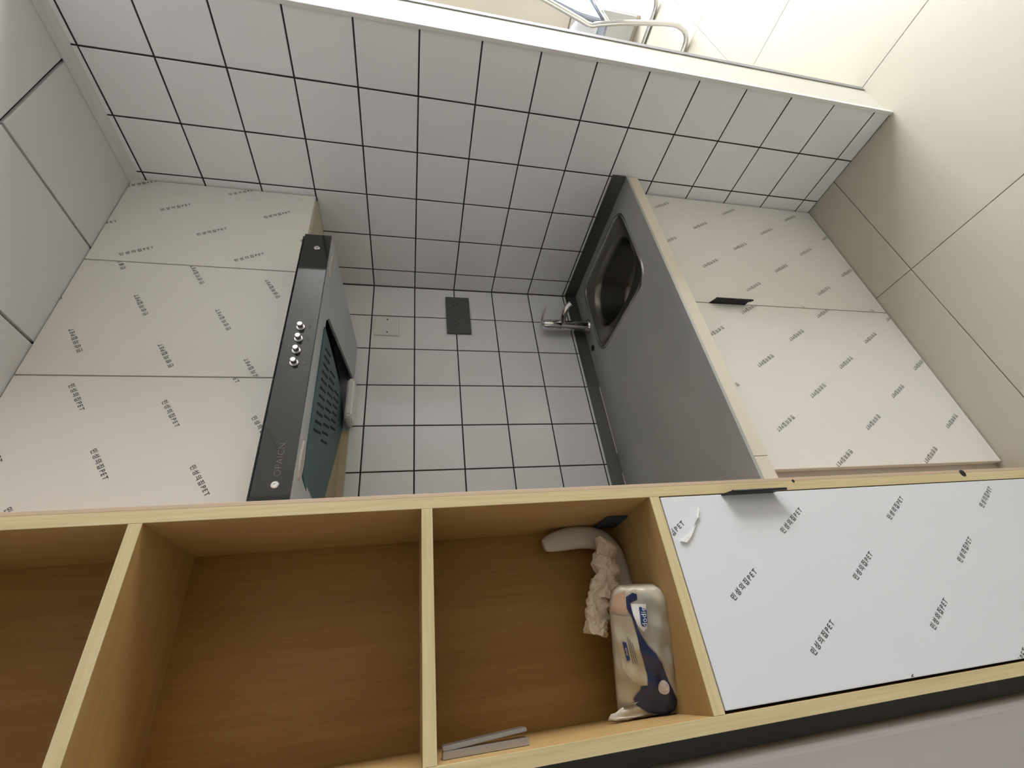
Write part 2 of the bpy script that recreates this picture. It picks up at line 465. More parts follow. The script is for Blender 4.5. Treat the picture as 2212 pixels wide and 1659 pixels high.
def window(name, fn, u0, u1, z0, z1, n, label, glass):
    """fn(u0, u1, d0, d1, z0, z1) -> box bounds, u along the wall, d outwards"""
    win = tag(obj(name, box(*fn(u0, u1, -0.02, 0.02, z0 - 0.03, z0), 0.003), 'frame_white'), kind='structure', label=label, cat='window')
    bm = bmesh.new()
    for k in range(n + 1):
        u = min(max(u0 + (u1 - u0) * k / n, u0 + 0.025), u1 - 0.025)
        box_bm(bm, *fn(u - 0.025, u + 0.025, 0.02, 0.06, z0, z1))
    box_bm(bm, *fn(u0, u1, 0.02, 0.06, z1 - 0.04, z1)); box_bm(bm, *fn(u0, u1, 0.02, 0.06, z0, z0 + 0.04))
    obj('window_frame', to_mesh(bm), 'frame_white', win)
    for k in range(n):
        a, b = u0 + (u1 - u0) * k / n, u0 + (u1 - u0) * (k + 1) / n
        obj('pane', box(*fn(a + 0.02, b - 0.02, 0.038, 0.042, z0 + 0.02, z1 - 0.02)), glass, win)
window('window_1', lambda a, b, d0, d1, e, f: (WX + d0, WX + d1, a, b, e, f), WY0, WY1, WZ0, WZ1, 2, 'white-framed window in the bright room that lights the kitchen', pane_mat)
window('window_2', lambda a, b, d0, d1, e, f: (a, b, VY - d1, VY - d0, e, f), VX0, VX1, VZ0, VZ1, 2, 'smaller white-framed window in the rear wall', dimmed_pane_mat)

# ------------------------------------------------------------------ wall cabinet
UY = -0.36; UB = 1.708; UT = 2.188
wc = thing('wall_cabinet', (-0.51, -0.18, UB), 'white three-door wall cabinet under the ceiling above the range hood', 'cabinet')
obj('carcass', box(-1.027, -0.003, UY + 0.0165, -0.001, UB - 0.003, UT), 'carcass', wc)
UD = [(-0.3355, -0.004), (-0.6755, -0.3385), (-1.027, -0.6785)]
UP = [((-0.112, 2.053), (-0.09, -0.108), (0.005, -0.254), -60.5), ((-0.404, 1.764), (-0.109, 0.0885), (0.2535, 0.0), 32.0), ((-0.768, 1.892), (-0.1075, 0.0865), (0.2535, 0.0), -146.5)]
for (x0, x1), (o_, a_, b_, g_) in zip(UD, UP):
    d = obj('door', box(x0, x1, UY, UY + 0.016, UB, UT, 0.0008, 1), 'film', wc)
    film_print(d, (x0 + .001, x1 - .001, UB + .001, UT - .001), o_, a_, b_, g_, UY - 0.0003)

# ------------------------------------------------------------------ base cabinet
BY = -0.49
bc = thing('sink_cabinet', (-0.51, -0.25, 0), 'white two-door base cabinet under the steel sink worktop', 'cabinet')
obj('side_panel', box(-0.020, -0.003, -0.472, -0.002, 0.0, 0.712), 'carcass_grey', bc)
obj('side_panel', box(-1.027, -1.009, -0.472, -0.002, 0.0, 0.712), 'carcass_grey', bc)
obj('bottom_panel', box(-1.009, -0.020, -0.472, -0.002, 0.03, 0.048), 'carcass_grey', bc)
obj('top_rail', box(-1.009, -0.020, -0.472, -0.39, 0.694, 0.712), 'carcass_grey', bc)
obj('filler_strip', box(-1.009, -0.955, -0.4725, -0.456, 0.0, 0.712), 'carcass_grey', bc)
obj('back_panel', box(-1.009, -0.020, -0.012, -0.002, 0.048, 0.712), 'carcass_grey', bc)
for x0, x1, o_, a_, b_ in ((-0.4975, -0.007, (-0.06, 0.622), (-0.09, -0.108), (0.003, -0.2535)), (-0.989, -0.5005, (-0.878, 0.576), (0.091, -0.145), (0.0005, -0.2535))):
    d = obj('door', box(x0, x1, BY, BY + 0.0165, 0.004, 0.690, 0.0012, 2), 'film', bc)
    film_print(d, (x0 + .001, x1 - .001, 0.006, 0.689), o_, a_, b_, 120.0, BY - 0.0003)

def edge_pull(parent, x, y, zt, L=0.121):
    """black edge pull: a thin plate standing off the door's edge with a rolled lip"""
    p = 0.019
    h = obj('handle', prism([(y + 0.014, zt), (y, zt), (y - p, zt - 0.011), (y - p, zt - L - 0.004), (y - p + 0.006, zt - L - 0.004), (y - p + 0.0075, zt - L + 0.004), (y, zt - L + 0.008), (y + 0.014, zt - L + 0.008)], 0, x - 0.0011, x + 0.0011), 'charcoal', parent)
    h['label'] = 'black edge-pull handle'
    obj('lip', tube([(x - 0.0008, y - p, zt - 0.011), (x - 0.0008, y - p, zt - L - 0.005)], 0.0026, 10), 'charcoal', h)
base_left_door = [c for c in COL.objects if c.parent == bc and c.name.startswith('door')][-1]
edge_pull(base_left_door, -0.4990, BY, 0.622)

# ------------------------------------------------------------------ steel worktop with sink
CT = 0.755
wt = thing('sink_worktop', (-0.51, -0.27, 0.713), 'dull stainless steel worktop with pressed-in oval sink and upstand', 'worktop')
NS = 72
scx, scy = -0.207, -0.272
def super_ring(cx, cy, rx, ry, n, z):
    out = []
    for k in range(NS):
        t_ = 2 * math.pi * k / NS
        c, s = math.cos(t_), math.sin(t_)
        d = (abs(c / rx) ** n + abs(s / ry) ** n) ** (-1 / n)
        out.append((cx + c * d, cy + s * d, z))
    return out
def rect_ring(x0, x1, y0, y1, z):
    out = []
    for k in range(NS):
        t_ = 2 * math.pi * k / NS; c, s = math.cos(t_), math.sin(t_)
        dx = ((x1 - scx) if c > 0 else (x0 - scx)) / c if abs(c) > 1e-9 else 1e9
        dy = ((y1 - scy) if s > 0 else (y0 - scy)) / s if abs(s) > 1e-9 else 1e9
        d = min(dx, dy); out.append((scx + c * d, scy + s * d, z))
    for cx_ in (x0, x1):
        for cy_ in (y0, y1):
            k = round(math.atan2(cy_ - scy, cx_ - scx) / (2 * math.pi) * NS) % NS
            out[k] = (cx_, cy_, z)
    return out
def loft(rings, cap=False):
    bm = bmesh.new(); R = [[bm.verts.new(p) for p in r] for r in rings]
    for a, b in zip(R, R[1:]):
        for k in range(NS):
            bm.faces.new((a[k], a[(k + 1) % NS], b[(k + 1) % NS], b[k]))
    if cap: bm.faces.new(R[-1])
    return bm
RIMX, RIMY = 0.163, 0.186
bm = loft([rect_ring(-0.415, -0.003, -0.541, -0.003, CT), super_ring(scx, scy, RIMX, RIMY, 7, CT)])
v = [bm.verts.new(p) for p in ((-1.0275, -0.541, CT), (-0.415, -0.541, CT), (-0.415, -0.003, CT), (-1.0275, -0.003, CT))]
bm.faces.new(v)
# folded-down front edge
v = [bm.verts.new(p) for p in ((-1.0275, -0.541, CT), (-0.003, -0.541, CT), (-0.003, -0.5425, CT - 0.006), (-1.0275, -0.5425, CT - 0.006))]
bm.faces.new(v)
obj('steel_top', to_mesh(bm), 'steel', wt)
obj('upstand', prism([(-0.001, CT - 0.002), (-0.003, CT + 0.045), (-0.0055, CT + 0.045), (-0.007, CT)], 0, -1.0275, -0.001), 'steel_dark_reflect', wt)
obj('upstand', prism([(-0.001, CT - 0.002), (-0.003, CT + 0.046), (-0.0055, CT + 0.046), (-0.007, CT)], 1, -0.541, -0.001), 'steel_dark_reflect', wt)
bead = super_ring(scx, scy, RIMX, RIMY, 7, CT + 0.0005)
bm = bmesh.new()
rings = []
prof = [(-0.001, -0.0005), (0.001, 0.003), (0.0035, 0.0048), (0.006, 0.0042), (0.009, -0.001)]
for off, dz in prof:
    rings.append([bm.verts.new(p) for p in super_ring(scx, scy, RIMX - off + 0.003, RIMY - off + 0.003, 7, CT + dz)])
for a, b in zip(rings, rings[1:]):
    for k in range(NS): bm.faces.new((a[k], a[(k + 1) % NS], b[(k + 1) % NS], b[k]))
obj('rim_bead', to_mesh(bm, smooth=True), 'steel_bead', wt)
bxr, byr = 0.118, 0.156
bcx, bcy = -0.208, -0.277
bm = loft([super_ring(scx, scy, RIMX - 0.005, RIMY - 0.005, 7, CT + 0.0), super_ring(scx, scy, RIMX - 0.010, RIMY - 0.010, 7, CT - 0.005), super_ring(bcx, bcy, bxr + 0.006, byr + 0.006, 2.5, CT - 0.006),
           super_ring(bcx, bcy, bxr, byr, 2.5, CT - 0.009), super_ring(bcx, bcy, bxr - 0.005, byr - 0.005, 2.5, CT - 0.03), super_ring(bcx, bcy, bxr - 0.012, byr - 0.012, 2.5, CT - 0.12),
           super_ring(bcx, bcy, bxr - 0.025, byr - 0.025, 2.5, CT - 0.142), super_ring(bcx, bcy, bxr - 0.05, byr - 0.05, 2.4, CT - 0.150), super_ring(bcx, bcy, 0.03, 0.03, 2, CT - 0.152)], cap=True)
obj('sink_bowl', to_mesh(bm, smooth=True), 'steel_bowl', wt)
obj('drain', lathe([(0.0, 0.002), (0.018, 0.002), (0.028, 0.004), (0.03, 0.0)], (bcx, bcy, CT - 0.151)), 'steel_bead', wt)
obj('tap_hole_plug', lathe([(0.011, 0.0), (0.011, 0.003), (0.006, 0.004), (0.005, 0.001), (0.0005, 0.001)], (-0.302, -0.037, CT)), 'charcoal', wt)
obj('front_edge', box(-0.978, -0.003, -0.540, -0.524, 0.713, CT - 0.0015, 0.001, 1), 'edge_board', wt)
obj('front_edge', box(-1.0275, -0.9788, -0.540, -0.524, 0.713, CT - 0.0015, 0.001, 1), 'edge_board', wt)
obj('substrate', box(-1.0275, -0.42, -0.5235, -0.008, 0.713, CT - 0.002), 'carcass', wt)

obj('sealant_line', box(-0.72, -0.46, -0.0085, -0.0072, CT + 0.0006, CT + 0.003), 'trim', wt)
obj('sealant_line', box(-1.02, -0.79, -0.0085, -0.0072, CT + 0.0006, CT + 0.003), 'trim', wt)
# ------------------------------------------------------------------ tap
fx, fy = -0.205, -0.047
tp = thing('tap', (fx, fy, CT + 0.001), 'small chrome single-lever tap at the back edge of the steel sink', 'tap')
obj('base_ring', lathe([(0.0, 0.0), (0.026, 0.0), (0.026, 0.004), (0.023, 0.008), (0.0, 0.008)], (fx, fy, CT + 0.001)), 'chrome', tp)
obj('body', lathe([(0.0, 0.007), (0.0215, 0.007), (0.019, 0.05), (0.0175, 0.115), (0.0, 0.115)], (fx, fy, CT)), 'chrome', tp)
obj('cartridge_head', lathe([(0.0, 0.114), (0.018, 0.114), (0.0195, 0.122), (0.0205, 0.165), (0.018, 0.182), (0.010, 0.189), (0.0, 0.189)], (fx, fy, CT)), 'chrome', tp)
sp = spline([(fx, fy, CT + 0.108), (fx + 0.014, fy - 0.03, CT + 0.110), (fx + 0.030, fy - 0.062, CT + 0.103), (fx + 0.038, fy - 0.080, CT + 0.088)], 6)
obj('spout', tube(sp, [0.0135 - 0.003 * i / (len(sp) - 1) for i in range(len(sp))], 14), 'chrome', tp)
lv = spline([(fx, fy, CT + 0.186), (fx + 0.012, fy - 0.022, CT + 0.190), (fx + 0.036, fy - 0.066, CT + 0.180)], 6)
obj('lever', tube(lv, [0.009 - 0.0045 * i / (len(lv) - 1) for i in range(len(lv))], 12, 0.6, (0, 0, 1)), 'chrome', tp)

# ------------------------------------------------------------------ range hood
HX0, HX1, HY = -1.0265, -0.297, -0.452
hood = thing('range_hood', (-0.66, -0.2, 1.597), 'slim range hood with black glass front and teal film underneath, below the wall cabinet', 'range hood')
def hz(y): return 1.5975 + (1.6215 - 1.5975) * (-y / 0.452)          # the underside falls towards the wall
# shell: top, sides, back (open below)
bm = bmesh.new()
def quad(*ps): bm.faces.new([bm.verts.new(p) for p in ps])
HT = 1.690
for x in (HX0, HX1):
    quad((x, HY + 0.006, hz(HY)), (x, -0.002, hz(0)), (x, -0.002, HT), (x, HY + 0.006, HT))
quad((HX0, HY + 0.006, HT), (HX1, HY + 0.006, HT), (HX1, -0.002, HT), (HX0, -0.002, HT))
quad((HX0, -0.002, hz(0)), (HX1, -0.002, hz(0)), (HX1, -0.002, HT), (HX0, -0.002, HT))
obj('shell', to_mesh(bm), 'hood_metal', hood)
# underside plate with its opening
outer = [(HX1, HY + 0.004), (HX1, -0.002), (HX0, -0.002), (HX0, HY + 0.004)]
hole = [(-0.532, -0.392), (-0.505, -0.372), (-0.492, -0.300), (-0.474, -0.200), (-0.452, -0.080), (-0.440, -0.006), (-0.94, -0.006), (-0.945, -0.280), (-0.930, -0.385)]
bm = bmesh.new()
ov = [bm.verts.new((x, y, hz(y))) for x, y in outer]; hv = [bm.verts.new((x, y, hz(y))) for x, y in hole]
es = [bm.edges.new((ov[i], ov[(i + 1) % 4])) for i in range(4)] + [bm.edges.new((hv[i], hv[(i + 1) % len(hv)])) for i in range(len(hv))]
bmesh.ops.triangle_fill(bm, edges=es, use_beauty=True)
# folded rim of the opening
for i in range(len(hole)):
    j = (i + 1) % len(hole)
    a = hole[i]; b = hole[j]
    bm.faces.new((hv[i], hv[j], bm.verts.new((b[0], b[1], hz(b[1]) + 0.006)), bm.verts.new((a[0], a[1], hz(a[1]) + 0.006))))
obj('bottom_plate', to_mesh(bm), 'hood_metal', hood)
obj('inner_chamber', box(-0.955, -0.435, -0.405, -0.012, 1.640, 1.682), 'hood_dark', hood)
obj('duct_tray', box(-0.95, -0.56, -0.26, -0.003, 1.6200, 1.632), 'hood_tray', hood)
obj('tray_flange', box(-0.95, -0.62, -0.0065, -0.003, 1.5985, 1.6199), 'hood_tray', hood)
# front: black glass panel
fp = obj('front_panel', box(HX0, HX1 + 0.001, HY, HY + 0.006, 1.6215, 1.6845, 0.0008, 2), 'black_glass', hood)
for x in (-0.607, -0.639, -0.671, -0.703):
    k = obj('knob', lathe([(0.0, 0.0), (0.009, 0.0), (0.009, -0.002), (0.0078, -0.003), (0.006, -0.003), (0.0058, -0.012), (0.005, -0.0135), (0.0, -0.0135)], (x, HY, 1.654), 20, 'Y'), 'chrome', hood)
    obj('button_mark', box(x + 0.001 - 0.004, x + 0.001 + 0.004, HY - 0.0004, HY, 1.633, 1.638), 'mark', fp)
for x, z in ((-0.347, 1.651), (-0.966, 1.648)):
    obj('badge', lathe([(0.0, 0.0), (0.007, 0.0), (0.007, -0.0012), (0.0055, -0.0025), (0.0022, -0.0025), (0.002, -0.001), (0.0, -0.001)], (x, HY, z), 20, 'Y'), 'chrome', hood)
lt = obj('lettering', lettering('OPAICN', lambda u, v: (-0.9185 + u, HY - 0.0004, 1.6475 + v), 0.0118), 'logo_grey', fp)
# lamp lenses on the rim
for cx in (-0.905, -0.372):
    bm = bmesh.new(); ring = []; top = []
    for k in range(28):
        t_ = 2 * math.pi * k / 28
        x, y = cx + 0.042 * math.cos(t_), -0.418 + 0.014 * math.sin(t_)
        ring.append(bm.verts.new((x, y, hz(y) + 0.0005)))
        x, y = cx + 0.038 * math.cos(t_), -0.418 + 0.011 * math.sin(t_)
        top.append(bm.verts.new((x, y, hz(y) - 0.003)))
    for k in range(28): bm.faces.new((ring[k], ring[(k + 1) % 28], top[(k + 1) % 28], top[k]))
    bm.faces.new(top)
    obj('lamp_lens', to_mesh(bm), 'lens', hood)
# teal film over the grease filter
fpoly = [(-0.560, -0.402), (-0.548, -0.280), (-0.543, -0.137), (-0.552, -0.060), (-0.572, -0.016), (-0.617, -0.012), (-0.735, -0.071), (-0.832, -0.131), (-0.955, -0.205), (-0.955, -0.330), (-0.930, -0.400)]
fl = obj('filter', prism(fpoly, 2, 1.6165, 1.6195), 'teal', hood)
fl['label'] = 'teal protective film over the grease filter'
slot_me = box(-0.0026, 0.0026, -0.5, 0.5, -0.0008, 0.0, 0.0)
random.seed(3)
for row, n_ in ((0, 11), (1, 10), (2, 6)):
    for k in range(n_):
        cx = -0.585 - 0.0215 * k - 0.004 * row; cy = -0.335 + 0.085 * row - 0.0 * k
        if cy > -0.10 - 0.0 and k > 4: continue
        o = obj('slot', slot_me, 'slot', fl, (cx, cy, 1.6164), (0, 0, math.radians(-21)))
        o.scale = (1, 0.062 + 0.012 * random.random(), 1)
# grease cup under the rear of the hood
cup = [(-0.483, -0.075), (-0.470, -0.060), (-0.470, -0.018), (-0.483, -0.006), (-0.605, -0.006), (-0.618, -0.018), (-0.618, -0.060), (-0.605, -0.075)]
g = obj('grease_cup', prism(cup, 2, 1.5855, 1.606, 0.005), 'cup', hood); g['label'] = 'milky plastic grease cup'

# ------------------------------------------------------------------ plates on the back wall
ps = thing('switch_plate', (-0.138, -0.004, 1.204), 'dark grey double socket plate on the tiled back wall', 'socket')
obj('plate', box(-0.228, -0.048, -0.009, -0.0006, 1.204, 1.293, 0.0012), 'plate_grey', ps)
for cx in (-0.085, -0.184):
    for dx, dz, a in ((-0.008, 0.002, 20), (0.008, 0.002, -20), (0.0, -0.012, 0)):
        obj('socket_slot', box(-0.0012, 0.0012, -0.0004, 0.0004, -0.003, 0.003), 'hole', ps, (cx + dx, -0.0093, 1.262 + dz), (0, math.radians(a), 0))
pw = thing('blank_plate', (-0.205, -0.004, 1.462), 'white square blanking plate on a tile right of the range hood', 'socket')
obj('plate', box(-0.246, -0.164, -0.007, -0.0006, 1.462, 1.547, 0.0015), 'plate_white', pw)
for cx in (-0.175, -0.234):
    obj('screw', lathe([(0.0, 0.0), (0.0028, 0.0), (0.0028, -0.0008), (0.0, -0.001)], (cx, -0.007, 1.503), 12, 'Y'), 'charcoal', pw)

# ------------------------------------------------------------------ open wooden storage cabinet
SY = -0.55; SB = -0.36
SX0, SX1 = -1.386, -1.0365          # outer faces
sc = thing('storage_cabinet', (-1.21, -0.45, 0), 'tall pale wooden storage cabinet with open shelves and a white lower door', 'cabinet')
EB = 0.0014                       # edge band thickness
for xa, xb in ((SX1 - 0.018, SX1), (SX0, SX0 + 0.018)):
    o = obj('side_panel', box(xa, xb, SY + EB, SB + 0.01, 0.0, 2.186), 'face_shade_v', sc)
    obj('edge_band', box(xa, xb, SY, SY + EB, 0.0, 2.186, 0.0005, 2), 'wood_v', o)
obj('edge_strip', box(SX1 + 0.0003, -1.0295, SY + 0.001, SB, 0.0, 2.186, 0.0008), 'pink_edge', sc)
IX0, IX1 = SX0 + 0.0182, SX1 - 0.0182
for z0, z1 in ((1.7795, 1.7965), (1.3850, 1.4020), (0.9890, 1.0070), (2.168, 2.186), (0.06, 0.078)):
    o = obj('shelf', box(IX0, IX1, SY + EB, SB, z0, z1), 'face_shade_h', sc)
    obj('edge_band', box(IX0, IX1, SY, SY + EB, z0, z1, 0.0005, 2), 'wood_h', o)
obj('back_panel', box(IX0, IX1, SB, SB + 0.009, 0.0, 2.186), 'wood_in_shade', sc)
dz0, dz1 = 0.081, 0.9865
dr = obj('door', box(IX0 + 0.0035, IX1 - 0.0015, SY + 0.0005, SY + 0.017, dz0, dz1, 0.0012, 2), 'film_cubby', sc)
film_print(dr, (IX0 + 0.005, IX1 - 0.003, dz0 + .002, dz1 - .002), (-1.2075, 0.884), (0.0968, -0.146), (0.010, -0.2505), -58.0, SY + 0.0002, 0.0725)
edge_pull(dr, IX1 - 0.0028, SY, 0.863)
tear = obj('film_tear', prism([(-1.0785, .919), (-1.081, .9215), (-1.092, .9265), (-1.104, .9345), (-1.120, .9485), (-1.128, .962), (-1.133, .9755), (-1.1365, .9655), (-1.131, .957), (-1.123, .949), (-1.111, .939), (-1.100, .9325), (-1.096, .9245), (-1.094, .9255), (-1.083, .9205)], 1, SY - 0.003, SY - 0.0002), 'white_print', dr)
tear['label'] = 'torn curl of white film'
for z, r in ((0.255, 0.0075), (0.694, 0.003)):
    obj('peg_hole', lathe([(0.0, 0.0), (r, 0.0), (r, -0.0006), (0.0, -0.0006)], (SX1 - 0.001, SY + 0.0001, z), 14, 'Y'), 'charcoal', sc)

# ------------------------------------------------------------------ things inside the storage cabinet
SH = 1.0072
# wipes pack standing on its long edge
pA = Vector((-1.2118, -0.5195, SH)); eu = Vector((-0.9301, 0.3672, 0.0)); ev = Vector((0.1135, 0.2874, 0.9511)); en = Vector((-0.3493, -0.8846, 0.309))
PL0, PL1, PH = -0.013, 0.173, 0.094
def bulge(u, v):
    a = max(0.0, 1 - abs((u - (PL0 + PL1) / 2) / ((PL1 - PL0) / 2 + 0.004)) ** 5)
    b = max(0.0, 1 - abs((v - PH / 2) / (PH / 2 + 0.003)) ** 3)
    return 0.016 * (a ** 0.5) * (b ** 0.5)
def pinch(u, v):
    """the packet's right end is gathered and rounded"""
    t_ = min(1.0, max(0.0, (u - PL0) / 0.045))
    g_ = 0.62 + 0.38 * math.sqrt(1 - (1 - t_) ** 2)
    return PH * 0.46 + (v - PH * 0.46) * g_
def pfront(u, v, lift=0.0):
    w_ = 0.0015 * math.sin(u * 140 + v * 60) + 0.001 * math.sin(v * 210 - u * 55)
    return pA + eu * u + ev * pinch(u, v) + en * (bulge(u, v) - 0.016 + lift + w_ * 0.9)
pk = thing('wipes_pack', pA + eu * 0.08 - en * 0.03, 'plump white and blue wipes packet standing on edge on the shelf', 'packet')
bm = bmesh.new(); NU, NV = 40, 22
front = [[bm.verts.new(pfront(PL0 + (PL1 - PL0) * i / NU, PH * j / NV)) for j in range(NV + 1)] for i in range(NU + 1)]
def pback(u, v):
    return pA + eu * u + ev * pinch(u, v) + en * (-0.046 - bulge(u, v) + 0.016)
back = [[bm.verts.new(pback(PL0 + (PL1 - PL0) * i / NU, PH * j / NV)) for j in range(NV + 1)] for i in range(NU + 1)]
for i in range(NU):
    for j in range(NV):
        bm.faces.new((front[i][j], front[i + 1][j], front[i + 1][j + 1], front[i][j + 1]))
        bm.faces.new((back[i][j], back[i][j + 1], back[i + 1][j + 1], back[i + 1][j]))
for i in range(NU):
    bm.faces.new((front[i][0], back[i][0], back[i + 1][0], front[i + 1][0])); bm.faces.new((front[i][NV], front[i + 1][NV], back[i + 1][NV], back[i][NV]))
for j in range(NV):
    bm.faces.new((front[0][j], front[0][j + 1], back[0][j + 1], back[0][j])); bm.faces.new((front[NU][j], back[NU][j], back[NU][j + 1], front[NU][j + 1]))
obj('packet', to_mesh(bm, smooth=True), 'pack', pk)
def decal(name, poly, lift, material, parent=pk, cuts=5):
    bm = bmesh.new()
    cl = lambda u, v: (min(max(u, PL0 + 0.001), PL1 - 0.0005), min(max(v, 0.0008), PH - 0.0005))
    bm.faces.new([bm.verts.new((*cl(u, v), 0)) for u, v in poly])
    bmesh.ops.triangulate(bm, faces=bm.faces[:])
    for _ in range(cuts):
        bmesh.ops.subdivide_edges(bm, edges=[e for e in bm.edges if e.calc_length() > 0.0035], cuts=1, use_grid_fill=True)
        bmesh.ops.triangulate(bm, faces=bm.faces[:])
    for v in bm.verts: v.co = pfront(v.co.x, v.co.y, lift)
    return obj(name, to_mesh(bm, smooth=True), material, parent)
decal('label_flap', [(0.027, 0.092), (0.0274, 0.0634), (0.0579, 0.0563), (0.1096, 0.0474), (0.1273, 0.0471), (0.1285, 0.0549), (0.1196, 0.0734), (0.1031, 0.0831), (0.0655, 0.0882)], 0.0012, 'pack_lid')
decal('pink_print', [(-0.0028, 0.0935), (-0.0093, 0.0744), (0.0044, 0.0727), (0.022, 0.0672), (0.0262, 0.0748), (0.0216, 0.0935)], 0.0010, 'pack_pink')
decal('clear_flap', [(0.0086, 0.0623), (0.004, 0.0511), (-0.0047, 0.0489), (-0.0065, 0.03), (0.0025, 0.0196), (0.0093, 0.0181), (0.0293, 0.0150), (0.0919, 0.0040), (0.1472, 0.000), (0.1472, 0.0021), (0.1198, 0.014), (0.0957, 0.021), (0.0789, 0.0304), (0.0685, 0.0405), (0.0501, 0.0457), (0.03, 0.050)], 0.0016, 'pack_grey')
decal('white_panel', [(0.0096, 0.0625), (0.0096, 0.0375), (0.044, 0.0395), (0.0505, 0.0455), (0.040, 0.0545), (0.0248, 0.0598)], 0.0022, 'white_print')
bl = decal('blue_band', [(-0.001, 0.0715), (0.0152, 0.0694), (0.0287, 0.0621), (0.0553, 0.0561), (0.0775, 0.054), (0.0968, 0.0489), (0.1134, 0.0457), (0.1273, 0.0464), (0.1298, 0.057), (0.1348, 0.0582), (0.1473, 0.0705), (0.1572, 0.0659), (0.1665, 0.0502), (0.1725, 0.0319), (0.1725, 0.0206), (0.1665, 0.0058), (0.1534, 0.0015), (0.1348, 0.0089), (0.1223, 0.0143), (0.0982, 0.0213), (0.0815, 0.0307), (0.0711, 0.0408), (0.058, 0.0479), (0.0434, 0.0549), (0.0248, 0.0603), (0.0086, 0.0638), (0.0034, 0.0511), (-0.0048, 0.0517), (-0.007, 0.0602)], 0.0019, 'pack_blue', cuts=6)
lg = decal('logo', [(0.0135, 0.0485), (0.0160, 0.0395), (0.020, 0.0375), (0.0405, 0.0390), (0.0430, 0.0425), (0.0415, 0.0475), (0.038, 0.0492), (0.016, 0.0495)], 0.0030, 'logo_blue')
obj('logo_lettering', lettering('dodie', lambda u, v: pfront(0.0280 - u, 0.0434 + v, 0.0037), 0.0080), 'white_print', lg)
l2 = decal('small_logo', [(0.0649, 0.0800), (0.0662, 0.0745), (0.0922, 0.0705), (0.0940, 0.0755), (0.068, 0.0805)], 0.0022, 'logo_blue')
obj('logo_lettering', lettering('dodie', lambda u, v: pfront(0.0795 - u, 0.0755 + v + (0.0795 - u - 0.0795) * -0.15, 0.0030), 0.0035), 'white_print', l2)
for q in range(3):
    decal('small_print', [(0.058 + q * 0.004, 0.0725 - q * 0.0032), (0.058 + q * 0.004, 0.0715 - q * 0.0032), (0.098, 0.0655 - q * 0.0032), (0.098, 0.0665 - q * 0.0032)], 0.0021, 'logo_grey')
ring = []
for k in range(20):
    t_ = 2 * math.pi * k / 20
    ring.append((0.1302 + 0.0098 * math.cos(t_), 0.0225 + (0.0088 + 0.001 * math.cos(t_)) * math.sin(t_)))
decal('sticker', ring, 0.0032, 'sticker')
# loose end of the packet's wrapper lying by the left panel
bm = bmesh.new()
pts = [(-1.340, -0.442, 1.030), (-1.352, -0.438, 1.020), (-1.3655, -0.436, 1.030), (-1.3665, -0.434, 1.060), (-1.3665, -0.432, 1.100), (-1.3645, -0.430, 1.118), (-1.358, -0.432, 1.112), (-1.352, -0.434, 1.092), (-1.346, -0.438, 1.060)]
a = [bm.verts.new(p) for p in pts]; b = [bm.verts.new((p[0] + 0.002, p[1] - 0.006, p[2])) for p in pts]
bm.faces.new(a); bm.faces.new(b[::-1])
for i in range(len(pts)): bm.faces.new((a[i], a[(i + 1) % len(pts)], b[(i + 1) % len(pts)], b[i]))
bmesh.ops.triangulate(bm, faces=bm.faces[:]); bmesh.ops.subdivide_edges(bm, edges=bm.edges[:], cuts=2, use_grid_fill=True)
for v in bm.verts: v.co += Vector((0.001 * math.sin(v.co.z * 300), 0.0022 * math.sin(v.co.z * 190 + v.co.x * 400), 0))
obj('wrapper_end', to_mesh(bm, smooth=True), 'pack', pk)

# crumpled plastic behind the packet
cr = thing('crumpled_wrapper', (-1.17, -0.405, SH), 'crumpled pale plastic wrapper lying behind the wipes packet', 'wrapper')
random.seed(11)
def crumple(path, r, seed, flat=0.75):
    P = spline(path, 14)
    me = tube(P, [r[0] + (r[1] - r[0]) * i / (len(P) - 1) for i in range(len(P))], 30, flat, (0, 1, 0.2))
    for v in me.vertices:
        c = v.co * 1.0
        q = c * 55 + Vector((seed * 3.1, seed * 1.7, 0))
        nv = lambda p: Vector((noise.noise(p), noise.noise(p + Vector((17.3, 0, 0))), noise.noise(p + Vector((0, 29.1, 0)))))
        d = nv(q) * 0.008 + nv(q * 2.7) * 0.004
        v.co = c + Vector((d.x, d.y * 0.8, d.z))
        v.co.z = max(v.co.z, SH + 0.0005); v.co.y = max(min(v.co.y, SB - 0.001), -0.47)
    for p in me.polygons: p.use_smooth = False
    return me
obj('wrapper_body', crumple([(-1.100, -0.425, 1.052), (-1.125, -0.425, 1.062), (-1.160, -0.425, 1.066), (-1.195, -0.425, 1.078)], (0.021, 0.026), 5, 0.6), 'crumple', cr)
obj('wrapper_tail', crumple([(-1.165, -0.428, 1.082), (-1.200, -0.430, 1.096), (-1.225, -0.432, 1.106), (-1.246, -0.434, 1.112)], (0.017, 0.024), 8, 0.5), 'crumple', cr)
obj('wrapper_fold', crumple([(-1.190, -0.42, 1.030), (-1.215, -0.42, 1.055), (-1.238, -0.42, 1.066)], (0.020, 0.014), 9, 0.6), 'crumple', cr)

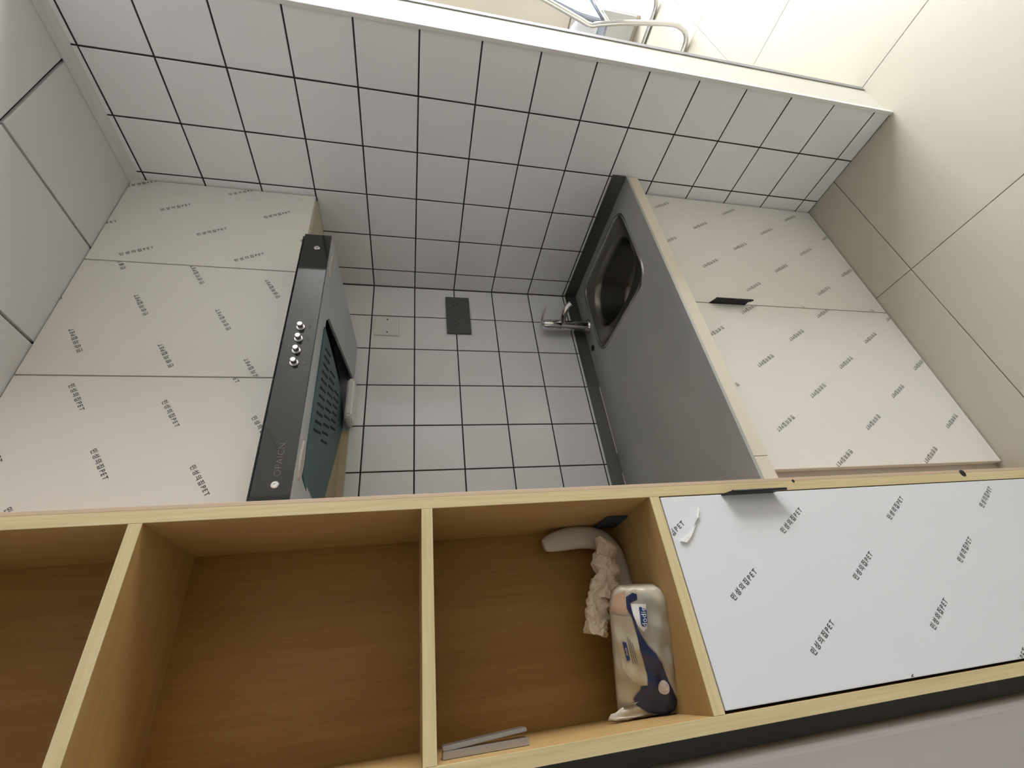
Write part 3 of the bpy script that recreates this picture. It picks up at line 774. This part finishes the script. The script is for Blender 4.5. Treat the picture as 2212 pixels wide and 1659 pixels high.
# white curved plastic bar leaning in the corner
P = spline([(-1.190, -0.395, 1.022), (-1.150, -0.395, 1.026), (-1.112, -0.395, 1.030), (-1.084, -0.395, 1.052), (-1.0765, -0.395, 1.090), (-1.079, -0.395, 1.130), (-1.087, -0.395, 1.168)], 8)
n_ = len(P)
rad = [0.0215 if i < n_ * 0.72 else 0.0215 * max(0.12, math.sqrt(max(0, 1 - ((i - n_ * 0.72) / (n_ * 0.29)) ** 2))) for i in range(n_)]
cb = obj('curved_bar', tube(P, rad, 18, 0.55, (0, 1, 0)), 'bar')
tag(cb, 'white curved plastic bar leaning in the shelf corner behind the wipes packet', 'plastic bar')
sl = obj('dark_plate', prism([(-0.452, 1.0074), (-0.385, 1.0074), (-0.385, 1.048), (-0.392, 1.056), (-0.452, 1.050)], 0, IX1 - 0.005, IX1 - 0.0005, 0.0008), 'slate')
tag(sl, 'dark slate-grey square plate standing behind the curved white bar', 'plate')

# satin steel catch on the left panel of the middle compartment
hb = thing('metal_catch', (IX0 + 0.0004, -0.48, 1.2860), 'satin steel folded metal catch fixed to the inner left side of the open shelf', 'bracket')
x0 = IX0 + 0.0003
obj('lower_leaf', prism([(x0, 1.2620), (x0 + 0.0085, 1.2630), (x0 + 0.0085, 1.3750), (x0, 1.3760)], 1, -0.512, -0.486, 0.0006), 'bracket', hb)
obj('upper_leaf', prism([(x0 + 0.0150, 1.2635), (x0 + 0.0195, 1.2645), (x0 + 0.0135, 1.3760), (x0 + 0.0087, 1.3755), (x0 + 0.0087, 1.3640)], 1, -0.512, -0.486, 0.0008), 'bracket', hb)

# ------------------------------------------------------------------ the bright room past the jamb
ch = thing('tube_chair', (1.66, -0.35, 0), 'chrome tube-framed chair with blue-grey seat seen past the jamb', 'chair')
for x in (1.39, 1.93):
    pts = [(x, -0.02, 0.013), (x, -0.25, 0.013), (x, -0.47, 0.013), (x, -0.555, 0.028), (x, -0.590, 0.085), (x, -0.592, 0.16), (x, -0.565, 0.36), (x, -0.538, 0.50), (x, -0.525, 0.555), (x, -0.540, 0.62), (x, -0.585, 0.80), (x, -0.61, 0.90)]
    obj('side_frame', tube(spline(pts, 6), 0.0125, 12), 'chrome', ch)
for y, z in ((-0.02, 0.013), (-0.606, 0.89), (-0.545, 0.465)):
    obj('cross_tube', tube([(1.39, y, z), (1.93, y, z)], 0.0115, 12), 'chrome', ch)
bm = bmesh.new(); box_bm(bm, 1.41, 1.91, -0.54, -0.10, 0.452, 0.485)
bmesh.ops.bevel(bm, geom=bm.edges[:], offset=0.014, segments=3, affect='EDGES')
obj('seat', to_mesh(bm, smooth=True), 'chair_fabric', ch)
obj('backrest', prism([(-0.552, 0.50), (-0.528, 0.50), (-0.535, 0.60), (-0.588, 0.88), (-0.612, 0.88), (-0.560, 0.62)], 0, 1.41, 1.91, 0.006), 'chair_fabric', ch)
cl = thing('draped_cloth', (1.62, -0.40, 0.486), 'white cloth crumpled on the blue-grey chair seat', 'cloth')
bm = bmesh.new(); n_ = 18; g_ = []
for i in range(n_ + 1):
    row = []
    for j in range(n_ + 1):
        u, v = i / n_, j / n_
        r = math.hypot(u - 0.5, v - 0.5) * 2
        z = 0.489 + 0.10 * max(0, 1 - r) ** 0.6 + 0.012 * (1 + math.sin(u * 17 + v * 5)) * max(0, 1 - r)
        row.append(bm.verts.new((1.46 + 0.36 * u, -0.50 + 0.30 * v, z)))
    g_.append(row)
for i in range(n_):
    for j in range(n_): bm.faces.new((g_[i][j], g_[i + 1][j], g_[i + 1][j + 1], g_[i][j + 1]))
obj('cloth_sheet', to_mesh(bm, smooth=True), 'chair_cloth', cl)

wd = thing('wardrobe', (2.42, 0.25, 0), 'beige wardrobe with pale grey drawer base in the bright room', 'wardrobe')
obj('carcass', box(2.14, 2.78, -0.42, 0.95, 0.0, 2.02), 'wardrobe', wd)
for k in range(3):
    y0 = -0.42 + 0.457 * k
    obj('door', box(2.118, 2.139, y0 + 0.003, y0 + 0.454, 0.46, 2.015, 0.002), 'wardrobe', wd)
    d = obj('drawer', box(2.118, 2.139, y0 + 0.003, y0 + 0.454, 0.03, 0.452, 0.002), 'drawer', wd)
